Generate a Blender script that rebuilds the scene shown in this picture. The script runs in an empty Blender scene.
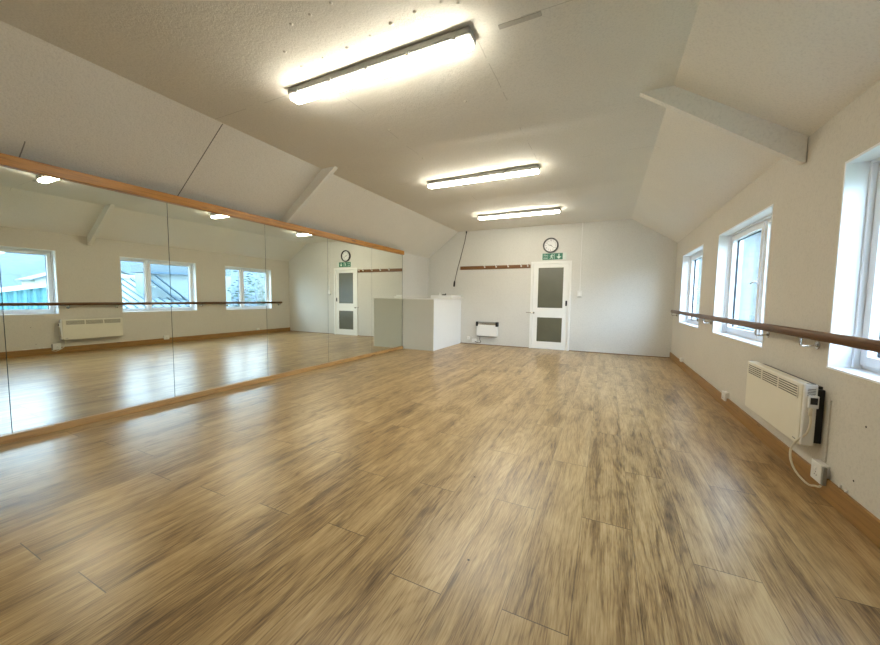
import bpy, bmesh, math, random
from mathutils import Vector, Matrix
random.seed(7)
scene = bpy.context.scene
C = scene.collection
PI = math.pi

# ------------------------------------------------------------------ measurements (metres)
XR, XL, XM = 1.279, -4.49, -4.314        # right wall, left wall, face of the mirrors
D, YN = 8.654, -0.75                     # far wall, wall behind the camera
H, XCL, XCR = 2.957, -3.609, 0.426       # flat ceiling and its two edges
ZEL, ZER = 2.298, 2.40                   # eaves heights
WZ0, WZ1 = 0.789, 2.053                  # window openings
MIRROR_END = 7.0
T = 0.25

# ------------------------------------------------------------------ material helpers
class NT:
    def __init__(s, name):
        s.m = bpy.data.materials.new(name); s.m.use_nodes = True
        s.t = s.m.node_tree; s.t.nodes.clear()
        s.out = s.n('ShaderNodeOutputMaterial')
    def n(s, ty, **k):
        x = s.t.nodes.new(ty)
        for a, b in k.items(): setattr(x, a, b)
        return x
    def l(s, a, b): s.t.links.new(a, b)
    def val(s, sock, v):
        if hasattr(v, 'is_output'): s.l(v, sock)
        else: sock.default_value = v
    def math(s, op, a, b=0.0, c=0.0, clamp=False):
        x = s.n('ShaderNodeMath', operation=op); x.use_clamp = clamp
        s.val(x.inputs[0], a); s.val(x.inputs[1], b); s.val(x.inputs[2], c)
        return x.outputs[0]
    def mix(s, f, a, b, mode='MIX'):
        x = s.n('ShaderNodeMix', data_type='RGBA', blend_type=mode)
        s.val(x.inputs[0], f); s.val(x.inputs[6], a); s.val(x.inputs[7], b)
        return x.outputs[2]
    def coords(s):
        return s.n('ShaderNodeTexCoord').outputs['Object']
    def mapping(s, v, scale=(1, 1, 1), loc=(0, 0, 0)):
        x = s.n('ShaderNodeMapping'); s.val(x.inputs['Vector'], v)
        x.inputs['Scale'].default_value = scale; x.inputs['Location'].default_value = loc
        return x.outputs[0]
    def noise(s, v, scale=5, detail=2, rough=0.5, dist=0.0):
        x = s.n('ShaderNodeTexNoise'); s.val(x.inputs['Vector'], v)
        x.inputs['Scale'].default_value = scale; x.inputs['Detail'].default_value = detail
        x.inputs['Roughness'].default_value = rough; x.inputs['Distortion'].default_value = dist
        return x.outputs[0]
    def ramp(s, f, stops):
        x = s.n('ShaderNodeValToRGB'); s.val(x.inputs[0], f)
        e = x.color_ramp.elements
        while len(e) < len(stops): e.new(0.5)
        for i, (p, c) in enumerate(stops):
            e[i].position = p; e[i].color = (*c, 1)
        return x.outputs[0]
    def bump(s, h, strength=0.3, dist=0.01):
        x = s.n('ShaderNodeBump'); s.val(x.inputs['Height'], h)
        x.inputs['Strength'].default_value = strength; x.inputs['Distance'].default_value = dist
        return x.outputs[0]
    def principled(s, col=(0.8, 0.8, 0.8), rough=0.5, metal=0.0, normal=None, spec=0.5, **k):
        x = s.n('ShaderNodeBsdfPrincipled')
        s.val(x.inputs['Base Color'], (*col, 1) if isinstance(col, tuple) and len(col) == 3 else col)
        s.val(x.inputs['Roughness'], rough); s.val(x.inputs['Metallic'], metal)
        x.inputs['Specular IOR Level'].default_value = spec
        if normal is not None: s.l(normal, x.inputs['Normal'])
        for a, b in k.items(): x.inputs[a].default_value = b
        s.l(x.outputs[0], s.out.inputs[0])
        return x

def plain(name, col, rough=0.5, metal=0.0, spec=0.5, var=0.06, scale=8):
    t = NT(name)
    f = t.noise(t.coords(), scale, 3)
    a = tuple(max(0, c * (1 - var)) for c in col); b = tuple(min(1, c * (1 + var)) for c in col)
    t.principled(t.mix(f, (*a, 1), (*b, 1)), rough, metal, spec=spec)
    return t.m

def plaster(name, col, bump=0.35, scale=90, mott=0.05, dist=0.006, cracks=None):
    t = NT(name); v = t.coords()
    big = t.noise(v, 1.7, 4, 0.6); fine = t.noise(v, scale, 4, 0.65); mid = t.noise(v, scale * .3, 3)
    c = t.mix(big, (*[x * (1 - mott) for x in col], 1), (*[min(1, x * (1 + mott)) for x in col], 1))
    c = t.mix(t.math('MULTIPLY', t.math('SUBTRACT', 0.52, fine), 1.3, clamp=True), c, (*[x * .6 for x in col], 1))
    if cracks: c = cracks(t, v, c)
    h = t.math('ADD', fine, t.math('MULTIPLY', mid, 0.8))
    t.principled(c, 0.85, normal=t.bump(h, bump, dist), spec=0.25)
    return t.m

def line_mask(t, coord, at, w, v=None, seed=0.0, thr=None):
    """1 within w of coord == at"""
    m = t.math('LESS_THAN', t.math('ABSOLUTE', t.math('SUBTRACT', coord, at)), w)
    if thr is not None:
        m = t.math('MULTIPLY', m, t.math('GREATER_THAN', t.noise(t.mapping(v, (1, 1, 1), (seed, seed, 0)), 3.1, 2), thr))
    return m

def ceil_cracks(t, v, c):
    s = t.n('ShaderNodeSeparateXYZ'); t.l(v, s.inputs[0])
    x, y, z = s.outputs
    flat = t.math('GREATER_THAN', z, H - 0.04)
    slope_l = t.math('MULTIPLY', t.math('LESS_THAN', x, XCL - .005), t.math('LESS_THAN', z, H - 0.004))
    wob = t.math('MULTIPLY', t.math('SUBTRACT', t.noise(v, 4, 3), 0.5), 0.012)
    xw = t.math('ADD', x, wob); yw = t.math('ADD', y, wob)
    m = t.math('MULTIPLY', line_mask(t, xw, -0.86, 0.003, v, 2.0, 0.47), t.math('LESS_THAN', y, 4.6))
    m2 = line_mask(t, xw, -2.15, 0.003, v, 5.0, 0.55)
    m3 = line_mask(t, yw, 2.28, 0.003, v, 9.0, 0.47)
    m4 = line_mask(t, yw, 4.72, 0.003, v, 1.0, 0.5)
    fl = t.math('MULTIPLY', flat, t.math('MAXIMUM', t.math('MAXIMUM', m, m2), t.math('MAXIMUM', m3, m4)))
    j = t.math('MULTIPLY', slope_l, line_mask(t, y, 2.365, 0.005))
    # short crack low on the left slope
    k = t.math('MULTIPLY', slope_l, t.math('MULTIPLY', line_mask(t, yw, 1.18, 0.004), t.math('LESS_THAN', z, 2.43)))
    c = t.mix(t.math('MULTIPLY', fl, 0.35), c, (.25, .22, .18, 1))
    c = t.mix(t.math('MAXIMUM', t.math('MULTIPLY', j, 0.85), t.math('MULTIPLY', k, 0.7)), c, (.08, .07, .06, 1))
    return c

def wood(name, base, dark, axis='Y', rough=0.4, knots=True, scale=1.0):
    t = NT(name); v = t.coords()
    sc = {'X': (1.2, 22, 22), 'Y': (22, 1.2, 22), 'Z': (22, 22, 1.2)}[axis]
    g = t.noise(t.mapping(v, tuple(a * scale for a in sc)), 2.2, 5, 0.65, 0.6)
    c = t.ramp(g, [(0.28, dark), (0.5, base), (0.75, tuple(min(1, b * 1.18) for b in base))])
    if knots:
        sk = {'X': (2.2, 9, 9), 'Y': (9, 2.2, 9), 'Z': (9, 9, 2.2)}[axis]
        vo = t.n('ShaderNodeTexVoronoi'); t.l(t.mapping(v, sk), vo.inputs['Vector']); vo.inputs['Scale'].default_value = 1.0
        k = t.math('LESS_THAN', vo.outputs['Distance'], 0.16)
        c = t.mix(t.math('MULTIPLY', k, 0.75), c, (*[d * .55 for d in dark], 1))
    t.principled(c, rough, normal=t.bump(g, 0.08, 0.003))
    return t.m

def floor_mat():
    t = NT('oak_laminate'); v = t.coords()
    s = t.n('ShaderNodeSeparateXYZ'); t.l(v, s.inputs[0]); x, y = s.outputs[0], s.outputs[1]
    PW, PL = 0.2425, 1.40
    rx = t.math('DIVIDE', t.math('ADD', x, 0.80), PW)
    row = t.math('FLOOR', rx); fx = t.math('FRACT', rx)
    par = t.math('FLOORED_MODULO', row, 2.0)
    off = t.math('ADD', t.math('MULTIPLY', par, 0.46), t.math('MULTIPLY', t.math('FRACT', t.math('MULTIPLY', row, 0.618)), 0.13))
    ry = t.math('SUBTRACT', t.math('DIVIDE', t.math('SUBTRACT', y, 1.21), PL), off)
    col = t.math('FLOOR', ry); fy = t.math('FRACT', ry)
    cmb = t.n('ShaderNodeCombineXYZ'); t.l(row, cmb.inputs[0]); t.l(col, cmb.inputs[1])
    wn = t.n('ShaderNodeTexWhiteNoise', noise_dimensions='3D'); t.l(cmb.outputs[0], wn.inputs['Vector'])
    rnd = wn.outputs['Value']; rcol = wn.outputs['Color']
    sh = t.n('ShaderNodeVectorMath', operation='MULTIPLY_ADD')
    t.l(rcol, sh.inputs[0]); sh.inputs[1].default_value = (37, 53, 0); t.l(v, sh.inputs[2])
    pv = sh.outputs[0]
    # broad streaks, cathedral figure, fine pores
    streak = t.noise(t.mapping(pv, (5.5, 0.42, 1)), 1.5, 6, 0.62, 0.8)
    fig = t.noise(t.mapping(pv, (3.6, 0.62, 1)), 1.0, 1.5, 0.45, 0.25)
    rings = t.math('FRACT', t.math('MULTIPLY', fig, 17.0))
    rings = t.math('POWER', t.math('ABSOLUTE', t.math('SUBTRACT', t.math('MULTIPLY', rings, 2.0), 1.0)), 2.2)
    pores = t.noise(t.mapping(pv, (85, 3.2, 1)), 1.6, 3, 0.65)
    fine = t.noise(t.mapping(pv, (160, 9.0, 1)), 1.6, 2, 0.6)
    blot = t.noise(t.mapping(pv, (2.6, 1.3, 1)), 1.6, 4, 0.62)
    g = t.math('ADD', t.math('MULTIPLY', streak, 0.50), t.math('MULTIPLY', t.math('SUBTRACT', rings, 0.15), -0.06))
    g = t.math('ADD', g, t.math('MULTIPLY', t.math('SUBTRACT', pores, 0.15), 0.42))
    g = t.math('ADD', g, t.math('MULTIPLY', t.math('SUBTRACT', fine, 0.25), 0.20))
    g = t.math('ADD', g, t.math('MULTIPLY', blot, 0.30))
    g = t.math('ADD', g, t.math('MULTIPLY', t.math('SUBTRACT', rnd, 0.5), 0.06))
    c = t.ramp(g, [(0.42, FLOOR_COL[0]), (0.52, FLOOR_COL[1]), (0.605, FLOOR_COL[2]), (0.73, FLOOR_COL[3])])
    dk = t.noise(t.mapping(pv, (9, 0.55, 1)), 1.3, 5, 0.7, 1.2)
    dk = t.math('MULTIPLY', t.math('SUBTRACT', dk, 0.58, clamp=True), 5.0, clamp=True)
    c = t.mix(t.math('MULTIPLY', dk, 0.65), c, (*FLOOR_COL[0], 1))
    # knots
    vo = t.n('ShaderNodeTexVoronoi'); t.l(t.mapping(pv, (4.2, 1.5, 1)), vo.inputs['Vector']); vo.inputs['Scale'].default_value = 1.0
    kn = t.math('SMOOTH_MIN', t.math('SUBTRACT', 1.0, t.math('DIVIDE', vo.outputs['Distance'], 0.13), clamp=True), 1.0, 0.0)
    kn = t.math('MAXIMUM', kn, 0.0)
    c = t.mix(t.math('MULTIPLY', kn, 0.75), c, (.05, .03, .015, 1))
    # joints
    ex = t.math('MULTIPLY', t.math('MINIMUM', fx, t.math('SUBTRACT', 1.0, fx)), PW)
    ey = t.math('MULTIPLY', t.math('MINIMUM', fy, t.math('SUBTRACT', 1.0, fy)), PL)
    jx = t.math('LESS_THAN', ex, 0.0013); jy = t.math('LESS_THAN', ey, 0.0019)
    j = t.math('MAXIMUM', t.math('MULTIPLY', jx, 0.55), t.math('MULTIPLY', jy, 0.8))
    c = t.mix(j, c, (.035, .022, .012, 1))
    hgt = t.math('SUBTRACT', t.math('MULTIPLY', g, 0.35), t.math('MULTIPLY', j, 0.6))
    rough = t.math('ADD', 0.255, t.math('MULTIPLY', pores, 0.10))
    t.principled(c, rough, normal=t.bump(hgt, 0.10, 0.004), spec=0.55)
    return t.m

def glass_mat():
    t = NT('window_glass')
    lw = t.n('ShaderNodeLayerWeight'); lw.inputs[0].default_value = 0.5
    fac = t.math('ADD', 0.04, t.math('MULTIPLY', t.math('POWER', lw.outputs['Facing'], 5.0), 0.96))
    g = t.n('ShaderNodeBsdfGlossy'); g.inputs['Roughness'].default_value = 0.0
    tr = t.n('ShaderNodeBsdfTransparent'); tr.inputs[0].default_value = (.93, .98, .98, 1)
    m = t.n('ShaderNodeMixShader'); t.l(fac, m.inputs[0]); t.l(tr.outputs[0], m.inputs[1]); t.l(g.outputs[0], m.inputs[2])
    t.l(m.outputs[0], t.out.inputs[0])
    return t.m

def emit(name, col, s):
    t = NT(name); e = t.n('ShaderNodeEmission'); e.inputs[0].default_value = (*col, 1); e.inputs[1].default_value = s
    t.l(e.outputs[0], t.out.inputs[0]); return t.m

def stone_mat(name, c1, c2, mortar, sx=0.42, sy=0.16):
    t = NT(name); v = t.coords()
    s = t.n('ShaderNodeSeparateXYZ'); t.l(v, s.inputs[0])
    cb = t.n('ShaderNodeCombineXYZ'); t.l(t.math('ADD', s.outputs[0], s.outputs[1]), cb.inputs[0]); t.l(s.outputs[2], cb.inputs[1])
    b = t.n('ShaderNodeTexBrick'); t.l(cb.outputs[0], b.inputs['Vector'])
    b.inputs['Scale'].default_value = 1; b.inputs['Brick Width'].default_value = sx; b.inputs['Row Height'].default_value = sy
    b.inputs['Mortar Size'].default_value = 0.012
    b.inputs['Color1'].default_value = (*c1, 1); b.inputs['Color2'].default_value = (*c2, 1); b.inputs['Mortar'].default_value = (*mortar, 1)
    n = t.noise(v, 9, 4)
    t.principled(t.mix(t.math('MULTIPLY', n, 0.5), b.outputs['Color'], (*mortar, 1)), 0.9, normal=t.bump(b.outputs['Fac'], -0.4, 0.02))
    return t.m

# ------------------------------------------------------------------ tunables
LAMP = 23.0
SKY = 7.8
EXPOSURE = 1.33
FLOOR_COL = [(.105, .056, .019), (.255, .155, .060), (.385, .25, .105), (.51, .36, .175)]

M = {}
M['floor'] = floor_mat()
M['wall_right'] = plaster('beige_woodchip', (.65, .615, .545), 0.5, 70)
M['wall_far'] = plaster('pale_grey_paint', (.675, .665, .62), 0.25, 60)
M['wall_left'] = plaster('white_paint', (.68, .67, .63), 0.25, 60)
M['ceiling'] = plaster('ceiling_paint', (.775, .745, .67), 0.45, 75, cracks=ceil_cracks)
M['beam'] = plaster('beam_paint', (.76, .74, .68), 0.15, 60)
M['patch'] = plaster('filler_patch', (.52, .49, .43), 0.3, 60)
M['pine'] = wood('orange_pine', (.46, .20, .026), (.25, .09, .012))
M['pine_pale'] = wood('pale_pine', (.44, .25, .085), (.25, .12, .04))
M['skirting'] = wood('skirting_pine', (.32, .17, .045), (.20, .09, .022))
M['barre'] = wood('dark_wood', (.13, .052, .011), (.028, .012, .004), rough=0.42, knots=False)
M['rail_board'] = wood('brown_board', (.20, .092, .030), (.085, .035, .012), 'X', knots=False)
M['mirror'] = NT('silvered_glass').m
t = NT('mirror_silver'); t.principled((.80, .825, .745), 0.0, 1.0); M['mirror'] = t.m
M['mirror_edge'] = plain('mirror_edge', (.03, .045, .04), 0.3)
M['white'] = plain('white_gloss', (.86, .86, .83), 0.35, var=0.02)
M['upvc'] = plain('white_upvc', (.87, .89, .91), 0.28, var=0.02)
M['melamine'] = plain('white_melamine', (.86, .87, .86), 0.45, var=0.02)
M['beige_board'] = plain('beige_board', (.60, .59, .51), 0.5, var=0.02)
M['cream'] = plain('cream_enamel', (.76, .72, .60), 0.4, var=0.03)
M['plastic'] = plain('white_plastic', (.78, .77, .74), 0.35, var=0.02)
M['greyplastic'] = plain('grey_plastic', (.24, .235, .21), 0.45)
M['black'] = plain('black_plastic', (.012, .012, .013), 0.4)
M['dark'] = plain('dark_slot', (.09, .085, .07), 0.7)
M['rubber'] = plain('dark_gasket', (.02, .025, .03), 0.5)
M['steel'] = plain('chrome_steel', (.62, .60, .57), 0.22, 1.0)
M['cord'] = plain('dark_cord', (.035, .03, .025), 0.7)
M['cable'] = plain('cream_cable', (.72, .66, .52), 0.45)
M['glass'] = glass_mat()
t = NT('obscured_glass'); v = t.coords()
wv = t.noise(t.mapping(v, (60, 1, 6)), 1.0, 2)
t.principled(t.mix(t.noise(v, 3, 2), (.085, .085, .055, 1), (.13, .13, .085, 1)), 0.33, normal=t.bump(wv, 0.2, 0.004), spec=0.9)
M['door_glass'] = t.m
M['diffuser'] = emit('lit_diffuser', (1.0, .945, .80), LAMP)
M['green'] = plain('sign_green', (.008, .15, .085), 0.4)
M['sign_white'] = plain('sign_white', (.62, .78, .70), 0.4)
M['sign_plate'] = plain('sign_backing', (.66, .72, .66), 0.4)
M['clock_face'] = plain('clock_face', (.80, .81, .80), 0.4, var=0.01)
M['ink'] = plain('ink', (.03, .03, .03), 0.6)
M['hole'] = plain('screw_hole', (.04, .03, .02), 0.9)
# outside
M['container'] = plain('turquoise_cladding', (.055, .17, .21), 0.5)
M['coping'] = plain('white_trim_metal', (.34, .38, .39), 0.5)
M['sheet_grey'] = plain('grey_roof_sheet', (.06, .085, .10), 0.6)
M['metal_roof'] = plain('pale_roof_sheet', (.13, .175, .19), 0.5)
M['barge'] = plain('blue_bargeboard', (.02, .06, .10), 0.5)
M['render'] = plain('pale_render', (.30, .33, .33), 0.9)
M['stone'] = stone_mat('pale_stone', (.12, .14, .145), (.18, .20, .20), (.075, .085, .09))
M['slate'] = stone_mat('grey_slate', (.20, .23, .26), (.27, .30, .32), (.12, .13, .14), .3, .2)
M['leaf'] = plain('leaf_green', (.035, .065, .045), 0.6, var=0.5, scale=4)
M['bark'] = plain('bark', (.10, .08, .06), 0.9)
M['grass'] = plain('grass_ground', (.16, .20, .12), 0.95, var=0.3, scale=1)
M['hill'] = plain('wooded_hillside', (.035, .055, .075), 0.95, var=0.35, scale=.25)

# ------------------------------------------------------------------ mesh helpers
class MB:
    def __init__(s): s.bm = bmesh.new(); s.mi = 0
    def _tag(s, fs):
        for f in fs: f.material_index = s.mi
    def box(s, x0, x1, y0, y1, z0, z1, bev=0.0, seg=2, rot=None, at=None):
        r = bmesh.ops.create_cube(s.bm, size=1)
        vs = r['verts']
        c = Vector(((x0 + x1) / 2, (y0 + y1) / 2, (z0 + z1) / 2))
        for v in vs: v.co = Vector((v.co.x * (x1 - x0), v.co.y * (y1 - y0), v.co.z * (z1 - z0))) + c
        fs = set(f for v in vs for f in v.link_faces)
        if bev > 0:
            es = list(set(e for v in vs for e in v.link_edges))
            b = bmesh.ops.bevel(s.bm, geom=es, offset=bev, segments=seg, affect='EDGES', profile=0.5, clamp_overlap=True)
            vs = list(set(v for f in b['faces'] for v in f.verts) | set(v for v in vs if v.is_valid))
            fs = set(f for v in vs for f in v.link_faces)
        if rot is not None:
            p = Vector(at) if at else c
            for v in vs: v.co = rot @ (v.co - p) + p
        s._tag(fs); return vs
    def prism(s, pts, axis, a, b):
        """polygon pts (2-D) extruded along axis from a to b"""
        def P(u, w, h): return {'X': (h, u, w), 'Y': (u, h, w), 'Z': (u, w, h)}[axis]
        A = [s.bm.verts.new(P(u, w, a)) for u, w in pts]; B = [s.bm.verts.new(P(u, w, b)) for u, w in pts]
        fs = [s.bm.faces.new(A), s.bm.faces.new(B[::-1])]
        n = len(pts)
        for i in range(n): fs.append(s.bm.faces.new((A[i], B[i], B[(i + 1) % n], A[(i + 1) % n])))
        s._tag(fs); bmesh.ops.recalc_face_normals(s.bm, faces=fs); return A + B
    def cyl(s, p0, p1, r, seg=20, r2=None, caps=True):
        p0, p1 = Vector(p0), Vector(p1); d = p1 - p0
        m = Matrix.Translation((p0 + p1) / 2) @ d.to_track_quat('Z', 'Y').to_matrix().to_4x4()
        k = bmesh.ops.create_cone(s.bm, cap_ends=caps, segments=seg, radius1=r, radius2=r if r2 is None else r2, depth=d.length, matrix=m)
        fs = set(f for v in k['verts'] for f in v.link_faces); s._tag(fs)
        for f in fs:
            if len(f.verts) == 4: f.smooth = True
        return k['verts']
    def ball(s, c, r, sc=(1, 1, 1), seg=12):
        k = bmesh.ops.create_uvsphere(s.bm, u_segments=seg, v_segments=max(6, seg // 2), radius=r)
        for v in k['verts']: v.co = Vector((v.co.x * sc[0], v.co.y * sc[1], v.co.z * sc[2])) + Vector(c)
        fs = set(f for v in k['verts'] for f in v.link_faces); s._tag(fs)
        for f in fs: f.smooth = True
    def ring(s, c, axis, r0, r1, d0, d1, seg=48):
        """flat ring: inner r0, outer r1, from d0 to d1 along axis"""
        c = Vector(c)
        def P(a, r, h):
            u, w = math.cos(a) * r, math.sin(a) * r
            return c + Vector({'X': (h, u, w), 'Y': (u, h, w), 'Z': (u, w, h)}[axis])
        L = [[s.bm.verts.new(P(2 * PI * i / seg, r, h)) for i in range(seg)] for r, h in ((r0, d0), (r1, d0), (r1, d1), (r0, d1))]
        fs = []
        for a in range(4):
            A, B = L[a], L[(a + 1) % 4]
            for i in range(seg): fs.append(s.bm.faces.new((A[i], A[(i + 1) % seg], B[(i + 1) % seg], B[i])))
        s._tag(fs); bmesh.ops.recalc_face_normals(s.bm, faces=fs)
    def tube(s, pts, r, seg=10, rs=None):
        pts = [Vector(p) for p in pts]; rings = []; up = Vector((0, 0, 1)); n = len(pts)
        prev = None
        for i, p in enumerate(pts):
            d = (pts[min(i + 1, n - 1)] - pts[max(i - 1, 0)]).normalized()
            if prev is None:
                a = d.cross(up)
                if a.length < 1e-3: a = d.cross(Vector((1, 0, 0)))
            else: a = prev - d * prev.dot(d)
            a.normalize(); prev = a; b = d.cross(a)
            rr = rs[i] if rs else r
            rings.append([s.bm.verts.new(p + (a * math.cos(2 * PI * k / seg) + b * math.sin(2 * PI * k / seg)) * rr) for k in range(seg)])
        fs = []
        for i in range(n - 1):
            for k in range(seg):
                f = s.bm.faces.new((rings[i][k], rings[i][(k + 1) % seg], rings[i + 1][(k + 1) % seg], rings[i + 1][k])); f.smooth = True; fs.append(f)
        fs.append(s.bm.faces.new(rings[0][::-1])); fs.append(s.bm.faces.new(rings[-1]))
        s._tag(fs); bmesh.ops.recalc_face_normals(s.bm, faces=fs)
    def build(s, name, mats, parent=None, smooth=False):
        me = bpy.data.meshes.new(name)
        if smooth:
            for f in s.bm.faces: f.smooth = True
        s.bm.to_mesh(me); s.bm.free()
        for m in (mats if isinstance(mats, (list, tuple)) else [mats]): me.materials.append(m)
        o = bpy.data.objects.new(name, me); C.objects.link(o)
        if parent is not None:
            o.parent = parent
            w = world(parent)
            o.matrix_parent_inverse = w.inverted()
        return o

def world(o):
    m = Matrix.LocRotScale(o.location, o.rotation_euler, None)
    if o.parent is not None: m = world(o.parent) @ o.matrix_parent_inverse @ m
    return m

def spline(ctrl, n=8):
    P = [Vector(p) for p in ctrl]; P = [2 * P[0] - P[1]] + P + [2 * P[-1] - P[-2]]; out = []
    for i in range(1, len(P) - 2):
        a, b, c, d = P[i - 1:i + 3]
        for k in range(n):
            t = k / n
            out.append(0.5 * (2 * b + (c - a) * t + (2 * a - 5 * b + 4 * c - d) * t * t + (3 * b - a - 3 * c + d) * t ** 3))
    out.append(P[-2]); return out

def tag(o, label, cat=None, group=None, kind=None):
    o['label'] = label
    if cat: o['category'] = cat
    if group: o['group'] = group
    if kind: o['kind'] = kind
    return o
def empty(name, loc, label, cat, group=None, kind=None):
    o = bpy.data.objects.new(name, None); C.objects.link(o); o.location = loc; o.empty_display_size = 0.1
    return tag(o, label, cat, group, kind)
def box(name, dims, mat, parent=None, bev=0.0, seg=2):
    m = MB(); m.box(*dims, bev=bev, seg=seg); return m.build(name, mat, parent)

def text_mesh(body, size, mat_rot, loc, name, mat, parent, depth=0.0012, align='CENTER'):
    cu = bpy.data.curves.new(name, 'FONT'); cu.body = body; cu.size = size; cu.extrude = depth
    cu.align_x = align; cu.align_y = 'CENTER'
    tmp = bpy.data.objects.new('tmp', cu); C.objects.link(tmp)
    bpy.context.view_layer.update()
    me = bpy.data.meshes.new_from_object(tmp.evaluated_get(bpy.context.evaluated_depsgraph_get()))
    bpy.data.objects.remove(tmp); bpy.data.curves.remove(cu)
    me.transform(Matrix.Translation(loc) @ mat_rot)
    return me
FACE_CAM = Matrix.Rotation(PI / 2, 4, 'X')        # text on the far wall, read from the room

# ------------------------------------------------------------------ the setting
def structure(o, label, cat): return tag(o, label, cat, kind='structure')

m = MB(); m.box(XL - T, XR + T, YN - T, D + T, -0.15, 0)
m.mi = 1
for x, y in ((-0.751, 2.152), (-0.522, 1.434)): m.cyl((x, y, -0.004), (x, y, 0.0006), 0.006, 10)
structure(m.build('floor', [M['floor'], M['hole']]), 'oak effect laminate plank floor', 'floor')

# right wall round three window openings
WIN = [(1.42, 3.015), (4.022, 5.631), (6.417, 7.946)]
m = MB()
m.box(XR, XR + T, YN - T, D + T, 0, WZ0); m.box(XR, XR + T, YN - T, D + T, WZ1, ZER)
ys = [YN - T] + [y for w in WIN for y in w] + [D + T]
for i in range(0, len(ys), 2): m.box(XR, XR + T, ys[i], ys[i + 1], WZ0, WZ1)
m.mi = 1
for y, z, r in ((2.613, 0.543, .006), (2.669, 0.218, .006)): m.cyl((XR - 0.001, y, z), (XR + 0.004, y, z), r, 10)
structure(m.build('wall_right', [M['wall_right'], M['hole']]), 'beige textured wall with three windows', 'wall')

# left wall: the mirrored part is lined out in front of the eaves
m = MB(); m.box(XL - T, XL, YN - T, D + T, 0, ZEL); structure(m.build('wall_left', M['wall_left']), 'white left wall behind the mirrors', 'wall')
m = MB(); m.box(XL + .0005, XM - 0.008, YN, MIRROR_END - 0.003, 0, 2.185)
structure(m.build('wall_lining', M['wall_left']), 'studwork lining carrying the mirrors', 'wall')

def gable(zb=0):
    return [(XL, zb), (XR, zb), (XR, ZER), (XCR, H), (XCL, H), (XL, ZEL)]
DX0, DX1, DZ = -1.672, -0.742, 2.107
m = MB()
m.prism([(XL, 0), (DX0 + .03, 0), (DX0 + .03, H), (XCL, H), (XL, ZEL)], 'Y', D, D + T)
m.prism([(DX1 - .03, 0), (XR, 0), (XR, ZER), (XCR, H), (DX1 - .03, H)], 'Y', D, D + T)
m.prism([(DX0 + .03, DZ - .03), (DX1 - .03, DZ - .03), (DX1 - .03, H), (DX0 + .03, H)], 'Y', D, D + T)
m.box(DX0 - .1, DX1 + .1, D + .13, D + T - .01, 0, DZ + .1)  # unseen filler behind the door, added to stop outside light leaking in
structure(m.build('wall_far', M['wall_far']), 'pale end wall with the glazed door', 'wall')
m = MB(); m.prism(gable(), 'Y', YN - T, YN)
structure(m.build('wall_near', M['wall_far']), 'pale wall behind the viewer', 'wall')

# ceiling: two slopes and a gently uneven flat part
def sag(x, y):
    e = min((x - XCL) / .35, (XCR - x) / .35, 1.0); e = max(0, e)
    z = -0.022 * math.exp(-((y - 3.68 - 0.06 * (x + .8)) / .13) ** 2) * max(0, 1 - abs(x + 1.1) / 1.9)
    z += -0.015 * math.exp(-((y - 5.95) / .16) ** 2) * max(0, 1 - abs(x + 1.4) / 1.9)
    z += 0.004 * math.sin(y * 2.3 + .7) * math.sin(x * 1.9 + .3) + 0.002 * math.sin(y * 5.1 + x * 3)
    return z * e
m = MB(); bm = m.bm
NX, NY = 40, 150
g = [[bm.verts.new((XCL + (XCR - XCL) * i / NX, YN - .1 + (D + .2 - YN) * j / NY, H + sag(XCL + (XCR - XCL) * i / NX, YN - .1 + (D + .2 - YN) * j / NY))) for j in range(NY + 1)] for i in range(NX + 1)]
for i in range(NX):
    for j in range(NY):
        f = bm.faces.new((g[i][j], g[i][j + 1], g[i + 1][j + 1], g[i + 1][j])); f.smooth = True
y0, y1 = YN - .1, D + .1
m.prism([(XL - .2, ZEL - .2 * .748), (XL, ZEL), (XCL, H), (XCL, H + .15), (XL - .2, ZEL + .05)], 'Y', y0, y1)
m.prism([(XR + .2, ZER - .2 * .653), (XR + .2, ZER + .05), (XCR, H + .15), (XCR, H), (XR, ZER)], 'Y', y0, y1)
m.box(XCL, XCR, y0, y1, H + .03, H + .15)
for x, y in [(-1.558, 1.707), (-1.744, 1.718), (-1.911, 1.723), (-2.149, 1.884), (-2.163, 2.053), (-1.942, 2.046), (-1.721, 2.042), (-1.497, 2.018), (-1.323, 1.992), (-1.141, 1.978), (-0.972, 1.981), (-0.879, 2.03), (-2.127, 3.186), (-2.15, 3.975), (-1.2, 3.0), (-.88, 1.5), (-.87, 1.75)]:
    m.ball((x + random.uniform(-.01, .01), y, H + sag(x, y)), random.uniform(.011, .016), (1, 1, .6), 10)
structure(m.build('ceiling', M['ceiling']), 'off white ceiling with two sloping sides', 'ceiling')

m = MB(); m.box(-.70, -.43, 2.285, 2.325, H - .004, H + .004, bev=.002, seg=1)
tag(m.build('filler_patch', M['patch']), 'grey oblong patch of filler on the flat ceiling beside the front light', 'patch')

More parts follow.
